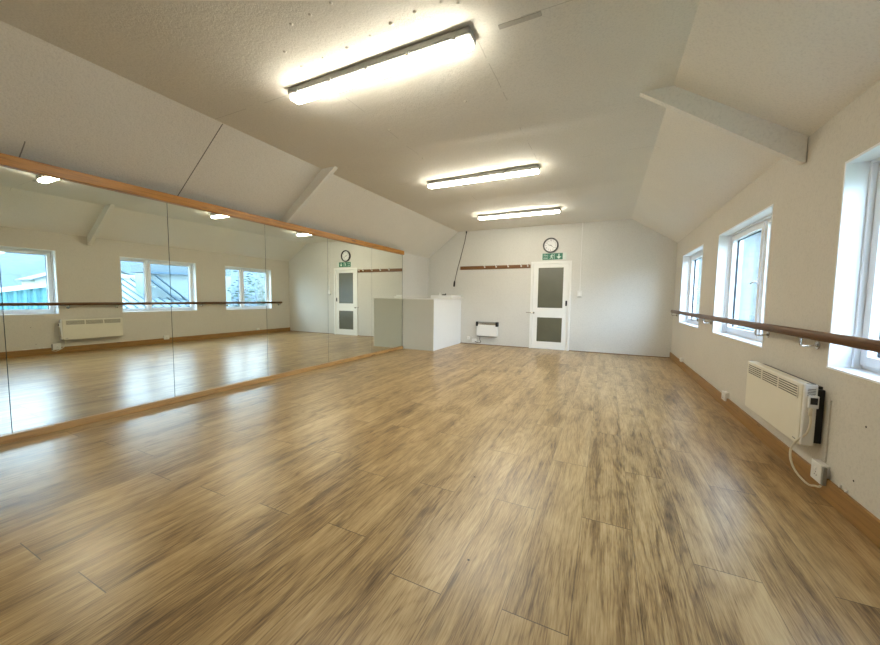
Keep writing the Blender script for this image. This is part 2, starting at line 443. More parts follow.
# skirting, far wall shadow gap strips, mirror battens
m = MB(); m.box(XR - .02, XR, YN, D, 0, .125, bev=.004)
structure(m.build('baseboard_right', M['skirting']), 'knotty pine skirting board under the windows', 'skirting')
m = MB(); m.box(XL + .98, DX0 - .0, D - .008, D, 0, .012); m.box(DX1, XR - .02, D - .008, D, 0, .012)  # no skirting here: brown strips stand in for the dark shadow gap
structure(m.build('shadow_gap_far', M['rail_board']), 'thin brown strip standing in for the shadow gap at the foot of the end wall', 'skirting')
m = MB(); m.box(XM - .006, XM + .036, YN, MIRROR_END + .02, 2.195, 2.283, bev=.004)
structure(m.build('trim_1', M['pine']), 'orange pine batten along the top of the mirrors', 'batten')
m = MB(); m.box(XM - .006, XM + .034, YN, MIRROR_END - .005, 0, .062, bev=.005)
structure(m.build('trim_2', M['pine_pale']), 'pale pine batten along the foot of the mirrors', 'batten')

# ------------------------------------------------------------------ mirrors
edges = [-0.2, 0.998, 2.183, 3.375, 4.577, 5.817, 6.995]
ml = ['mirror panel at the left end, cut off by the edge of the photo',
      'tall mirror panel reflecting the near window and the cream panel heater',
      'tall mirror panel reflecting the right half of the middle window and the far window',
      'tall mirror panel reflecting the bare far corner beside the last window',
      'tall mirror panel reflecting the clock and the glazed door',
      'tall mirror panel next to the white cabinet, reflecting the coat rail']
for i in range(6):
    a, b = edges[i], edges[i + 1]
    r = empty('wall_mirror', (XM, (a + b) / 2, .062), ml[i], 'mirror', 'mirror panels along the left wall')
    box('mirror_glass', (XM - .006, XM, a + .0025, b - .0025, .063, 2.194), M['mirror'], r)
    if i == 5: box('edge_strip', (XM - .0079, XM + .001, b - .002, b + .005, .063, 2.194), M['mirror_edge'], r)['label'] = 'dark mirror edge'
    box('backing', (XM - .0079, XM - .0061, a + .0002, b - .0002, .063, 2.194), M['mirror_edge'], r)

# ------------------------------------------------------------------ roof beams on the slopes
m = MB(); m.prism([(.185, H + .004), (.43, H + .004), (XR - .007, ZER + .003), (XR - .007, 2.222), (XR - .03, 2.222)], 'Y', 3.492, 3.553)
m.cyl((XR - .075, 3.49, 2.268), (XR - .075, 3.493, 2.268), .008, 10)
tag(m.build('roof_beam', M['beam']), 'white boxed beam crossing the right ceiling slope to the window wall', 'beam', 'beams on the ceiling slopes')
m = MB(); m.prism([(-3.37, H + .004), (XCL - .004, H + .004), (XL + .001, ZEL), (XL + .001, 2.16)], 'Y', 3.735, 3.80)
tag(m.build('roof_beam', M['beam']), 'white boxed beam on the left ceiling slope, running down to the mirrors', 'beam', 'beams on the ceiling slopes')

# ------------------------------------------------------------------ ceiling lights
def light(y, label):
    x0, x1 = -2.495, -0.87; zc = H - .004
    r = empty('ceiling_light', ((x0 + x1) / 2, y, zc), label, 'ceiling light', 'fluorescent battens on the flat ceiling')
    m = MB(); m.box(x0 - .01, x1 + .01, y - .062, y + .062, zc - .050, zc + .003, bev=.012)
    m.build('housing', M['greyplastic'], r)
    m = MB(); m.box(x0, x1, y - .052, y + .052, zc - .090, zc - .046, bev=.03, seg=4)
    m.build('diffuser', M['diffuser'], r, smooth=True)
    for k in range(5):
        xx = x0 + .10 + (x1 - x0 - .2) * k / 4
        for s in (-1, 1):
            m = MB(); m.box(xx - .012, xx + .012, y + s * .0635 - .005, y + s * .0635 + .005, zc - .062, zc - .03, bev=.002, seg=1)
            m.build('clip', M['greyplastic'], r)
    return r
light(2.265, 'lit strip light on the ceiling nearest the viewer, largest of the three')
light(4.80, 'lit strip light in the middle of the ceiling, between the front and rear ones')
light(7.10, 'lit strip light on the ceiling closest to the end wall, smallest of three')

# ------------------------------------------------------------------ windows
def window(n, y0, y1, label):
    r = empty('window_%d' % n, (XR + .1, (y0 + y1) / 2, WZ0), label, 'window', kind='structure')
    xf0, xf1 = 1.420, 1.490
    m = MB(); t = .014
    m.box(XR - .003, xf0 + .01, y0, y0 + t, WZ0 + t, WZ1 - t); m.box(XR - .003, xf0 + .01, y1 - t, y1, WZ0 + t, WZ1 - t)
    m.box(XR - .003, xf0 + .01, y0, y1, WZ1 - t, WZ1)
    m.build('reveal_lining', M['upvc'], r)
    m = MB(); m.box(XR - .006, xf0 + .01, y0, y1, WZ0, WZ0 + t, bev=.003)
    m.build('sill', M['upvc'], r)
    a, b, zb, zt = y0 + t, y1 - t, WZ0 + t, WZ1 - t
    m = MB(); q = .018
    m.box(1.378, xf0 - .0005, a, a + q, zb, zt, bev=.003); m.box(1.378, xf0 - .0005, b - q, b, zb, zt, bev=.003); m.box(1.378, xf0 - .0005, a + q - .002, b - q + .002, zt - q, zt, bev=.003)
    m.build('cover_strip', M['upvc'], r)
    w = .05; ym = y0 + {1: .41, 2: .355, 3: .385}[n] * (y1 - y0)
    m = MB()
    m.box(xf0, xf1, a, a + w, zb, zt, bev=.004); m.box(xf0, xf1, b - w, b, zb, zt, bev=.004)
    m.box(xf0, xf1, a + w - .004, b - w + .004, zb, zb + w, bev=.004); m.box(xf0, xf1, a + w - .004, b - w + .004, zt - w, zt, bev=.004)
    m.box(xf0, xf1, ym - .035, ym + .035, zb + w - .004, zt - w + .004, bev=.004)
    m.build('frame', M['upvc'], r)
    # fixed light nearer the viewer
    def beadwork(ya, yb, za, zc, x0, x1, wd, mat, name, par):
        m = MB()
        m.box(x0, x1, ya, ya + wd, za, zc, bev=.003); m.box(x0, x1, yb - wd, yb, za, zc, bev=.003)
        m.box(x0, x1, ya + wd - .002, yb - wd + .002, za, za + wd, bev=.003); m.box(x0, x1, ya + wd - .002, yb - wd + .002, zc - wd, zc, bev=.003)
        return m.build(name, mat, par)
    fa, fb = a + w, ym - .035
    beadwork(fa, fb, zb + w, zt - w, 1.443, 1.475, .016, M['upvc'], 'glazing_bead', r)
    beadwork(fa + .016, fb - .016, zb + w + .016, zt - w - .016, 1.455, 1.469, .005, M['rubber'], 'gasket', r)
    box('pane', (1.459, 1.465, fa + .017, fb - .017, zb + w + .017, zt - w - .017), M['glass'], r)
    # opening casement further along
    sa, sb = ym + .012, b - .022
    za, zc = zb + .024, zt - .024
    sh = beadwork(sa, sb, za, zc, 1.403, 1.481, .058, M['upvc'], 'casement', r)
    beadwork(sa + .058, sb - .058, za + .058, zc - .058, 1.447, 1.467, .007, M['rubber'], 'gasket', sh)
    box('pane', (1.457, 1.463, sa + .061, sb - .061, za + .061, zc - .061), M['glass'], sh)
    m = MB(); hz = 1.41
    m.box(1.391, 1.403, sa + .016, sa + .044, hz - .035, hz + .035, bev=.004)
    m.tube([(1.393, sa + .03, hz), (1.370, sa + .03, hz), (1.365, sa + .04, hz - .004), (1.365, sa + .125, hz - .02)], .008, 8)
    m.build('handle', M['upvc'], sh)
window(1, *WIN[0], 'white framed window nearest the viewer, cut off by the right edge')
window(2, *WIN[1], 'white framed window in the middle, above the panel heater')
window(3, *WIN[2], 'white framed window nearest the end wall')

# ------------------------------------------------------------------ door
r = empty('door_1', ((DX0 + DX1) / 2, D, 0), 'white door with two obscured glass panes in the end wall', 'door', kind='structure')
m = MB(); aw = .055
m.box(DX0, DX0 + aw, D - .016, D + .10, 0, DZ, bev=.003); m.box(DX1 - aw, DX1, D - .016, D + .10, 0, DZ, bev=.003)
m.box(DX0 + aw - .002, DX1 - aw + .002, D - .016, D + .10, DZ - aw, DZ, bev=.003)
m.build('architrave', M['white'], r)
lx0, lx1, lz0, lz1 = DX0 + aw + .004, DX1 - aw - .004, .003, DZ - aw - .004
gx0, gx1 = -1.512, -.912
m = MB(); ya, yb = D + .004, D + .044
m.box(lx0, gx0, ya, yb, lz0, lz1); m.box(gx1, lx1, ya, yb, lz0, lz1)
for za, zc in ((lz0, .168), (.778, .988), (1.968, lz1)): m.box(gx0, gx1, ya, yb, za, zc)
leaf = m.build('leaf', M['white'], r)
for za, zc in ((.168, .778), (.988, 1.968)):
    m = MB()
    m.box(gx0, gx0 + .012, ya - .004, ya + .012, za, zc); m.box(gx1 - .012, gx1, ya - .004, ya + .012, za, zc)
    m.box(gx0 + .012, gx1 - .012, ya - .004, ya + .012, za, za + .012); m.box(gx0 + .012, gx1 - .012, ya - .004, ya + .012, zc - .012, zc)
    m.build('glazing_bead', M['white'], leaf)
    box('pane', (gx0 + .004, gx1 - .004, ya + .012, ya + .022, za + .004, zc - .004), M['door_glass'], leaf)
m = MB()
m.cyl((lx0 + .028, ya, .872), (lx0 + .028, ya - .010, .872), .024, 20)
m.tube(spline([(lx0 + .028, ya - .008, .872), (lx0 + .028, ya - .05, .872), (lx0 + .005, ya - .062, .873), (lx0 - .14, ya - .062, .882)], 5), .009, 10)
m.build('lever_handle', M['steel'], leaf)
m = MB(); m.box(lx1 - .058, lx1 - .020, ya - .012, ya, 1.055, 1.175, bev=.004); m.cyl((lx1 - .039, ya - .012, 1.11), (lx1 - .039, ya - .03, 1.11), .012, 14)
o = m.build('latch', M['black'], leaf); o['label'] = 'black latch plate'

# ------------------------------------------------------------------ clock and sign above the door
cx, cz, R = -1.232, 2.478, .178
r = empty('wall_clock', (cx, D, cz), 'round white wall clock with a black rim above the door', 'clock')
m = MB(); m.ring((cx, D, cz), 'Y', R - .026, R, -.040, 0, 56); m.ring((cx, D, cz), 'Y', R - .034, R - .02, -.034, 0, 56)
m.build('rim', M['black'], r)
m = MB(); m.cyl((cx, D - .001, cz), (cx, D - .018, cz), R - .03, 56)
m.build('dial', M['clock_face'], r)
for k in range(1, 13):
    a = PI / 2 - k * PI / 6
    me = text_mesh(str(k), .046, FACE_CAM, Vector((cx + math.cos(a) * .113, D - .0185, cz + math.sin(a) * .113)), 'numeral', M['ink'], r)
    me.materials.clear(); me.materials.append(M['ink'])
    o = bpy.data.objects.new('numeral', me); C.objects.link(o); o.parent = r; o.matrix_parent_inverse = world(r).inverted()
def hand(ang, ln, w, y, name):
    a = PI / 2 - math.radians(ang); m = MB()
    m.box(cx - .02, cx + ln, D - y - .0015, D - y, cz - w, cz + w, rot=Matrix.Rotation(-a, 3, 'Y'), at=(cx, D - y, cz))
    return m.build(name, M['ink'], r)
hand(282, .066, .005, .021, 'hour_hand'); hand(128, .092, .0035, .024, 'minute_hand')
m = MB(); m.cyl((cx, D - .018, cz), (cx, D - .028, cz), .008, 14); m.build('hub', M['ink'], r)

sx0, sx1, sz0, sz1 = -1.435, -.955, 2.142, 2.292
r = empty('exit_sign', ((sx0 + sx1) / 2, D, sz0), 'green fire exit sign with running man and arrow over the door', 'sign')
box('backing_plate', (sx0 - .012, sx1 + .085, D - .006, D, sz0 - .004, sz1 + .004), M['sign_plate'], r)
box('panel', (sx0 + .02, sx1, D - .010, D - .006, sz0, sz1), M['green'], r)
yy = D - .0105
bx = sx0 + .03
for body, zz in (('Fire', sz0 + .103), ('exit', sz0 + .044)):
    me = text_mesh(body, .062, FACE_CAM, Vector((bx + .065, yy, zz)), 'lettering', M['sign_white'], r, .0008)
    me.materials.clear(); me.materials.append(M['sign_white'])
    o = bpy.data.objects.new('lettering', me); C.objects.link(o); o.parent = r; o.matrix_parent_inverse = world(r).inverted()
m = MB()   # running man through a doorway
px, pz = sx0 + .235, sz0 + .075
def seg(a, b, w): 
    a, b = Vector(a), Vector(b); d = (b - a).normalized(); n = Vector((-d.y, d.x)) * w
    m.prism([tuple(a + n - d * w * .6), tuple(b + n + d * w * .6), tuple(b - n + d * w * .6), tuple(a - n - d * w * .6)], 'Y', yy - .0006, yy + .001)
m.cyl((px + .004, yy + .001, pz + .046), (px + .004, yy - .0006, pz + .046), .0115, 14)
seg((px, pz + .028), (px - .010, pz - .010), .011)
seg((px + .002, pz + .026), (px + .028, pz + .012), .005); seg((px + .028, pz + .012), (px + .040, pz + .026), .0045)
seg((px - .004, pz + .026), (px - .030, pz + .020), .005); seg((px - .030, pz + .020), (px - .036, pz + .000), .0045)
seg((px - .008, pz - .012), (px + .016, pz - .026), .006); seg((px + .016, pz - .026), (px + .012, pz - .056), .0055)
seg((px - .010, pz - .012), (px - .022, pz - .038), .006); seg((px - .022, pz - .038), (px - .046, pz - .046), .0055)
m.box(px + .052, px + .060, yy - .0006, yy + .001, pz - .058, pz + .060); m.box(px + .02, px + .052, yy - .0006, yy + .001, pz + .060, pz + .066)
m.build('running_man', M['sign_white'], r)
m = MB(); ax, az = sx1 - .085, sz0 + .075
m.prism([(ax - .012, az + .058), (ax - .012, az - .002), (ax - .052, az - .002), (ax, az - .060), (ax + .052, az - .002), (ax + .012, az - .002), (ax + .012, az + .058)], 'Y', yy - .0006, yy + .001)
m.build('arrow', M['sign_white'], r)

# ------------------------------------------------------------------ coat rail, cords, switch on the end wall
r = empty('coat_rail', (-2.61, D, 1.96), 'brown wooden coat rail with white pegs left of the door', 'coat rail')
box('board', (-3.53, -1.69, D - .022, D, 1.958, 2.045), M['rail_board'], r, bev=.004)
for x in (-2.85, -2.545, -2.237, -1.912, -1.755):
    m = MB(); m.cyl((x, D - .022, 2.01), (x, D - .028, 2.01), .02, 14)
    m.tube(spline([(x, D - .026, 2.01), (x, D - .055, 2.006), (x, D - .075, 2.022), (x, D - .078, 2.045)], 4), .008, 8); m.ball((x, D - .078, 2.05), .013)
    m.build('peg', M['plastic'], r)

r = empty('hanging_cord', (-3.376, D - .02, H), 'dark cord slanting down the end wall from the ceiling to a black plug', 'cord')
m = MB(); m.cyl((-3.372, D - .02, 2.958), (-3.372, D - .02, 2.90), .016, 14)
m.build('ceiling_fixing', M['black'], r)
m = MB(); m.tube(spline([(-3.372, D - .02, 2.91), (-3.42, D - .014, 2.68), (-3.535, D - .012, 2.25), (-3.62, D - .012, 1.95), (-3.682, D - .016, 1.66)], 6), .0075, 8)
m.build('cord', M['cord'], r)
m = MB(); m.tube([(-3.680, D - .024, 1.675), (-3.690, D - .026, 1.62), (-3.700, D - .026, 1.515)], .02, 12, rs=[.012, .024, .024])
m.build('plug', M['black'], r)

r = empty('light_switch', (-.558, D, 1.27), 'white switch box on vertical trunking to the right of the door', 'switch')
box('trunking', (-.562, -.538, D - .016, D, 1.41, H - .006), M['plastic'], r, bev=.003)
box('switch_box', (-.603, -.508, D - .045, D, 1.275, 1.412), M['plastic'], r, bev=.005)
box('rocker', (-.575, -.536, D - .051, D - .045, 1.31, 1.37), M['white'], r, bev=.002)
o = box('shadow_strip', (-.598, -.512, D - .040, D, 1.262, 1.275), M['greyplastic'], r, bev=.002); o['label'] = 'grey strip standing in for the shadow under the switch box'  # shadow below the box, built as a grey strip

# ------------------------------------------------------------------ convector heater on the end wall
hx0, hx1 = -3.035, -2.45
r = empty('convector_heater', ((hx0 + hx1) / 2, D, .22), 'small white wall heater with black corners beside the white cabinet', 'heater')
box('body', (hx0 + .02, hx1 - .02, D - .10, D, .235, .53), M['white'], r, bev=.012)
m = MB(); m.box(hx0 + .045, hx1 - .045, D - .09, D - .012, .53, .575); 
o = m.build('outlet_grille', M['steel'], r); o['label'] = 'silver grille along the heater top'
box('top_rim', (hx0 + .03, hx1 - .03, D - .095, D, .575, .605), M['greyplastic'], r, bev=.004)
for x in (hx0, hx1 - .06):
    o = box('end_cap', (x, x + .06, D - .108, D, .49, .608), M['black'], r, bev=.010); o['label'] = 'black corner cap'
m = MB(); m.box(hx0 + .03, hx1 - .03, D - .085, D - .004, .222, .236); m.build('bottom_tray', M['greyplastic'], r)
m = MB(); m.tube(spline([(-2.93, D - .05, .225), (-2.935, D - .055, .15), (-2.91, D - .05, .07), (-2.95, D - .045, .05), (-3.03, D - .045, .06), (-3.07, D - .05, .085)], 6), .006, 8)
m.build('power_cable', M['cord'], r)

def socket_far(x, z, label):
    r = empty('power_socket', (x, D, z), label, 'socket', 'wall sockets')
    box('back_box', (x - .06, x + .06, D - .032, D, z - .045, z + .045), M['plastic'], r, bev=.005)
    box('switch', (x + .02, x + .045, D - .036, D - .032, z - .012, z + .012), M['white'], r, bev=.001)
    return r
socket_far(-3.10, .095, 'white wall socket beside the cable of the small wall heater')
o = box('junction_box', (-3.30, -3.22, D - .03, D + .001, .115, .195), M['plastic'], None, bev=.006)
tag(o, 'tiny white box low on the end wall, next to the white cabinet', 'junction box')

# ------------------------------------------------------------------ cabinet in the far left corner
BX, BY, BZ = -3.495, 7.012, 1.168
r = empty('boxed_cabinet', ((XL + BX) / 2, (BY + D) / 2, 0), 'waist high white boxed-in cabinet filling the far left corner', 'cabinet')
box('front_panel', (XL + .002, BX, BY, BY + .022, 0, BZ), M['beige_board'], r)['label'] = 'greyish beige front board'
box('side_panel', (BX - .022, BX, BY + .0221, D - .001, 0, BZ), M['melamine'], r)
box('corner_post', (BX - .004, BX + .006, BY - .005, BY + .006, 0, BZ), M['white'], r, bev=.002)
box('worktop', (XL + .002, BX + .014, BY - .008, D - .001, BZ, BZ + .024), M['white'], r, bev=.004)
box('upstand', (BX - .014, BX + .008, BY - .006, BY + .05, BZ - .01, BZ), M['white'], r)
zt = BZ + .0241
r2 = empty('storage_tray', (-3.85, 8.25, zt), 'shallow white tray lying on top of the white corner cabinet', 'tray')
box('tray_base', (-4.06, -3.47, 7.95, D - .004, zt, zt + .045), M['white'], r2, bev=.004)
box('tray_rim', (-4.08, -3.50, 8.0, D - .004, zt + .0451, zt + .082), M['melamine'], r2, bev=.006)
zz = zt + .0821
m = MB(); m.cyl((-3.95, 8.28, zz), (-3.95, 8.28, zz + .03), .028, 16); m.cyl((-3.95, 8.28, zz + .03), (-3.95, 8.28, zz + .075), .013, 12, .009)
tag(m.build('white_bottle', M['white']), 'tiny white bottle standing on the tray above the corner cabinet', 'bottle')
m = MB(); m.box(-3.875, -3.79, 8.26, 8.31, zz, zz + .030, bev=.006); m.box(-3.80, -3.775, 8.275, 8.295, zz + .010, zz + .05, bev=.004)
tag(m.build('stapler', M['black']), 'tiny black gadget lying on the tray above the corner cabinet', 'gadget')

# ------------------------------------------------------------------ panel heater under the windows
r = empty('panel_heater', (XR, 3.45, .265), 'long cream panel heater on the window wall with a white cable', 'heater')
hy0, hy1, hz0, hz1 = 3.01, 3.975, .268, .677
hx0, hx1 = 1.170, 1.232
box('casing', (hx0, hx1, hy0, hy1, hz0, hz1), M['cream'], r, bev=.008, seg=3)
m = MB(); m.box(hx1, XR, hy0 + .03, hy1 - .03, hz0 + .02, hz1 - .015); m.box(hx1 - .002, XR - .001, hy0 - .006, hy0 + .02, hz0 + .03, hz1 - .03, bev=.004)
o = m.build('wall_bracket', M['black'], r); o['label'] = 'black mounting frame behind the heater'
gz0, gz1 = .572, .654
gr = box('grille', (hx0 - .0008, hx0 + .002, hy0 + .045, hy1 - .03, gz0, gz1), M['dark'], r)
ns = 5
gw = hy1 - .03 - hy0 - .045
for k in range(3):
    ya = hy0 + .045 + gw * k / 3 + .004; yb = hy0 + .045 + gw * (k + 1) / 3 - .004
    m = MB()
    for q in range(ns + 1):
        z = gz0 + (gz1 - gz0) * q / ns
        m.box(hx0 - .003, hx0 - .0005, ya, yb, z - .0040, z + .0040)
    m.box(hx0 - .003, hx0 - .0005, ya - .004, ya + .006, gz0 - .003, gz1 + .003); m.box(hx0 - .003, hx0 - .0005, yb - .006, yb + .004, gz0 - .003, gz1 + .003)
    m.build('louvre', M['cream'], gr)
m = MB(); m.box(hx0 + .006, hx1 + .006, hy0 - .022, hy0 + .008, hz0 + .012, hz1 + .004, bev=.007, seg=3)
end = m.build('end_cap', M['plastic'], r)
for q in range(5):
    m = MB(); m.box(hx0 + .018, hx1 - .006, hy0 - .0232, hy0 - .021, hz1 - .030 - q * .010, hz1 - .026 - q * .010)
    m.build('vent_slot', M['dark'], end)
m = MB()
m.box(hx0 + .016, hx1 - .004, hy0 - .018, hy0 - .004, hz1 + .0035, hz1 + .0055)
m.build('vent', M['dark'], end)
m = MB(); m.box(hx0 + .020, hx1 + .008, hy0 - .040, hy0 - .021, .53, .61, bev=.004)
ctl = m.build('control_box', M['plastic'], end)
m = MB(); m.box(hx0 + .028, hx1 + .0, hy0 - .0415, hy0 - .0395, .555, .598, bev=.0005, seg=1); o = m.build('display', M['black'], ctl); o['label'] = 'small black display'
box('badge', (hx0 - .001, hx0 + .001, hy0 + .035, hy0 + .075, hz0 + .028, hz0 + .035), M['greyplastic'], r)
m = MB()
m.tube([(1.205, hy0 - .032, .535), (1.205, hy0 - .034, .48)], .009, 10)
m.tube(spline([(1.205, hy0 - .033, .50), (1.206, hy0 - .040, .43), (1.195, hy0 - .03, .36), (1.165, hy0 + .01, .29), (1.150, hy0 + .03, .22), (1.150, hy0 + .01, .15), (1.165, hy0 - .04, .095), (1.195, hy0 - .10, .060), (1.222, hy0 - .118, .064), (1.229, 2.870, .070), (1.231, 2.862, .082)], 8), .0062, 10)
m.build('power_cable', M['cable'], r)

# a faint conduit line from heater to its socket, and the surface sockets
o = box('cable_trunking', (XR - .008, XR, 2.93, 2.942, .21, .60), M['wall_right'], None)
tag(o, 'thin painted-over trunking between the panel heater and the socket below', 'trunking')
def socket_right(y, z, h, label, plug=False, dbl=True):
    w = .058
    r = empty('power_socket', (XR, y, z), label, 'socket', 'wall sockets')
    x0 = XR - .020 if z > .125 + h else XR - .020
    box('back_box', (XR - .042, XR - .0205, y - w, y + w, z - h, z + h), M['plastic'], r, bev=.005)
    box('pattress', (XR - .0204, XR - .0002, y - w + .004, y + w - .004, max(z - h, .1255), z + h - .002), M['plastic'], r)
    for s in ((0,)):
        m = MB(); m.box(XR - .047, XR - .042, y + s * .04 - .009, y + s * .04 + .009, z + .008, z + .026, bev=.001, seg=1)
        m.build('switch', M['white'], r)
        for dy, dz in ((0, -.004), (-.011, -.022), (.011, -.022)):
            m = MB(); m.box(XR - .0424, XR - .0415, y + s * .04 + dy - .003, y + s * .04 + dy + .003, z + dz - .004, z + dz + .004)
            m.build('pin_hole', M['dark'], r)
    if plug:
        m = MB(); m.box(XR - .040, XR - .020, y - w - .018, y - w - .0003, z - h + .002, z + h - .006, bev=.003); o = m.build('cable_outlet', M['greyplastic'], r); o['label'] = 'grey cable outlet'
    return r
socket_right(2.94, .142, .060, 'white wall socket that the panel heater cable runs into', plug=True)
socket_right(4.865, .140, .048, 'white wall socket on the skirting beyond the far end of the panel heater')
socket_right(7.40, .158, .034, 'small white wall socket at skirting level below the window nearest the end wall')
for i, (y, z) in enumerate(((2.766, .128), (2.71, .128))):
    m = MB(); m.cyl((XR - .001, y, z + .01), (XR - .012, y, z + .01), .008, 12)
    tag(m.build('cable_clip', M['plastic']), ['white cable clip on the skirting, the one nearer the heater socket', 'white cable clip on the skirting, the one further from the heater socket'][i], 'clip', 'cable clips right of the socket')

# ------------------------------------------------------------------ ballet barre
r = empty('ballet_barre', (XR, 4.0, .97), 'dark wooden barre running along the window wall on metal brackets', 'barre')
by0, by1, bxc, bzc = -0.4, 8.28, 1.205, .993
prof = []
for k in range(20):
    a = 2 * PI * k / 20; c, s = math.cos(a), math.sin(a)
    prof.append((bxc + .026 * math.copysign(abs(c) ** .75, c), bzc + .030 * math.copysign(abs(s) ** .75, s)))
m = MB(); m.prism(prof, 'Y', by0, by1)
for f in m.bm.faces:
    if len(f.verts) == 4: f.smooth = True
m.build('rail', M['barre'], r)
for y in (0.4, 3.14, 3.92, 5.72, 6.46, 8.20):
    m = MB()
    m.cyl((XR, y, .918), (XR - .007, y, .918), .026, 18); m.cyl((XR - .006, y, .918), (XR - .014, y, .918), .012, 12)
    m.tube(spline([(XR - .010, y, .918), (XR - .045, y, .914), (bxc + .004, y, .912), (bxc - .012, y, .920), (bxc - .012, y, .962)], 6), .0065, 10)
    m.box(bxc - .020, bxc + .020, y - .035, y + .035, bzc - .0305, bzc - .0265, bev=.001, seg=1)
    m.build('bracket', M['steel'], r)

# ------------------------------------------------------------------ outside the windows
GZ = -1.2
m = MB(); m.box(XR + T + .01, 90, -60, 90, GZ - .2, GZ)
structure(m.build('ground', M['grass']), 'rough ground outside the windows', 'ground')
# turquoise corrugated shed beside the near window
r = empty('metal_shed', (4.6, 2.6, GZ), 'turquoise corrugated metal shed outside the near window, seen in the mirror', 'shed')
m = MB(); pts = []
n = 78; ya, yb = 0.6, 3.80
for k in range(n + 1):
    y = ya + (yb - ya) * k / n
    pts.append((y, 4.5 + (0.0 if (k // 2) % 2 == 0 else .05)))
prev = None; bm = m.bm
def topz(y): return 1.22 + .20 * (y - 3.05)
for k, (y, x) in enumerate(pts):
    cur = (bm.verts.new((x, y, GZ)), bm.verts.new((x, y, topz(y))), bm.verts.new((x + .04, y, GZ)), bm.verts.new((x + .04, y, topz(y))))
    if prev:
        bm.faces.new((prev[0], cur[0], cur[1], prev[1])); bm.faces.new((prev[2], prev[3], cur[3], cur[2])); bm.faces.new((prev[1], cur[1], cur[3], prev[3]))
    prev = cur
bmesh.ops.recalc_face_normals(bm, faces=bm.faces[:])
m.box(4.56, 6.5, yb - .05, yb, GZ, topz(yb)); m.box(4.56, 6.5, ya, ya + .05, GZ, topz(ya)); m.box(6.45, 6.5, ya, yb, GZ, topz(ya))
m.build('cladding', M['container'], r)
m = MB(); m.prism([(ya - .1, topz(ya - .1)), (yb + .08, topz(yb + .08)), (yb + .08, topz(yb + .08) + .05), (ya - .1, topz(ya - .1) + .05)], 'X', 4.42, 4.55)
m.build('roof_edge', M['coping'], r)
m = MB(); m.prism([(ya - .1, topz(ya - .1)), (yb + .08, topz(yb + .08)), (yb + .08, topz(yb + .08) + .04), (ya - .1, topz(ya - .1) + .04)], 'X', 4.551, 6.6)
m.build('roof', M['sheet_grey'], r)
# low house beyond
def house(name, x0, x1, y0, y1, zw, zr, label, wallm, roofm, ridge='X', over=.15):
    r = empty(name, ((x0 + x1) / 2, (y0 + y1) / 2, GZ), label, 'building')
    m = MB()
    if ridge == 'X':
        ym = (y0 + y1) / 2; m.prism([(y0, GZ), (y1, GZ), (y1, zw), (ym, zr), (y0, zw)], 'X', x0, x1)
    else:
        xm = (x0 + x1) / 2; m.prism([(x0, GZ), (x1, GZ), (x1, zw), (xm, zr), (x0, zw)], 'Y', y0, y1)
    m.build('walls', wallm, r)
    m = MB(); k = .07
    if ridge == 'X':
        sl = (zr - zw) / (ym - y0)
        for s, ye in ((1, y0), (-1, y1)):
            m.prism([(ye - s * over, zw - sl * over + .01), (ym, zr + .01), (ym, zr + k), (ye - s * over, zw - sl * over + k)], 'X', x0 - over, x1 + over)
    else:
        sl = (zr - zw) / (xm - x0)
        for s, xe in ((1, x0), (-1, x1)):
            m.prism([(xe - s * over, zw - sl * over + .01), (xm, zr + .01), (xm, zr + k), (xe - s * over, zw - sl * over + k)], 'Y', y0 - over, y1 + over)
    rf = m.build('roof', roofm, r)
    return r, rf
house('cottage', 12.0, 13.4, 5.65, 9.6, 1.75, 2.55, 'pale gabled cottage in the distance beyond the turquoise shed', M['render'], M['sheet_grey'])
# ribbed roof building outside the middle window: slope faces the room
r = empty('ribbed_roof_barn', (5.5, 6.0, GZ), 'low barn with a pale ribbed metal roof outside the middle window', 'building')
m = MB(); m.prism([(3.2, GZ), (7.0, GZ), (7.0, 1.70), (3.2, .30)], 'Y', 4.95, 8.4); m.build('walls', M['render'], r)
m = MB(); m.prism([(3.05, .26), (7.1, 1.75), (7.1, 1.79), (3.05, .30)], 'Y', 4.85, 8.5); rf = m.build('roof_sheet', M['metal_roof'], r)
m = MB()
for k in range(15):
    y = 4.9 + k * .245
    m.prism([(3.04, .30), (7.1, 1.79), (7.1, 1.83), (3.04, .34)], 'Y', y, y + .035)
m.build('rib', M['sheet_grey'], rf)['kind'] = 'stuff'
m = MB(); m.box(7.0, 7.2, 4.8, 8.5, 1.74, 1.90, bev=.02); m.build('ridge_cap', M['coping'], r)
# gable with dark barge boards, further back
r = empty('gabled_outbuilding', (5.2, 7.7, GZ), 'outbuilding with a dark blue bargeboard and gutter outside the middle window', 'building')
m = MB(); m.prism([(6.30, GZ), (9.2, GZ), (9.2, 1.97), (6.30, 1.90)], 'X', 5.2, 5.9)
m.build('walls', M['metal_roof'], r)
def board(a, b, w, x0, x1, name, mt):
    a, b = Vector(a), Vector(b); d = (b - a).normalized(); n = Vector((-d.y, d.x)) * w
    m = MB(); m.prism([tuple(a + n), tuple(b + n), tuple(b - n), tuple(a - n)], 'X', x0, x1); return m.build(name, mt, r)
board((6.20, 1.80), (7.75, .45), .017, 4.95, 5.05, 'bargeboard', M['barge'])
board((6.45, 1.86), (7.95, .55), .011, 4.95, 5.05, 'bargeboard', M['barge'])
board((6.25, 1.93), (8.6, 2.0), .026, 4.90, 5.2, 'gutter', M['barge'])
m = MB(); m.prism([(6.3, 1.95), (9.2, 2.02), (9.2, 2.25), (6.3, 2.22)], 'X', 5.2, 6.2); m.build('roof', M['sheet_grey'], r)
# stone building beyond the far window, seen obliquely through the glass
house('stone_house', 2.0, 9.5, 13.6, 20, 3.4, 6.2, 'pale stone house seen obliquely through the middle and far windows', M['stone'], M['slate'], 'X')
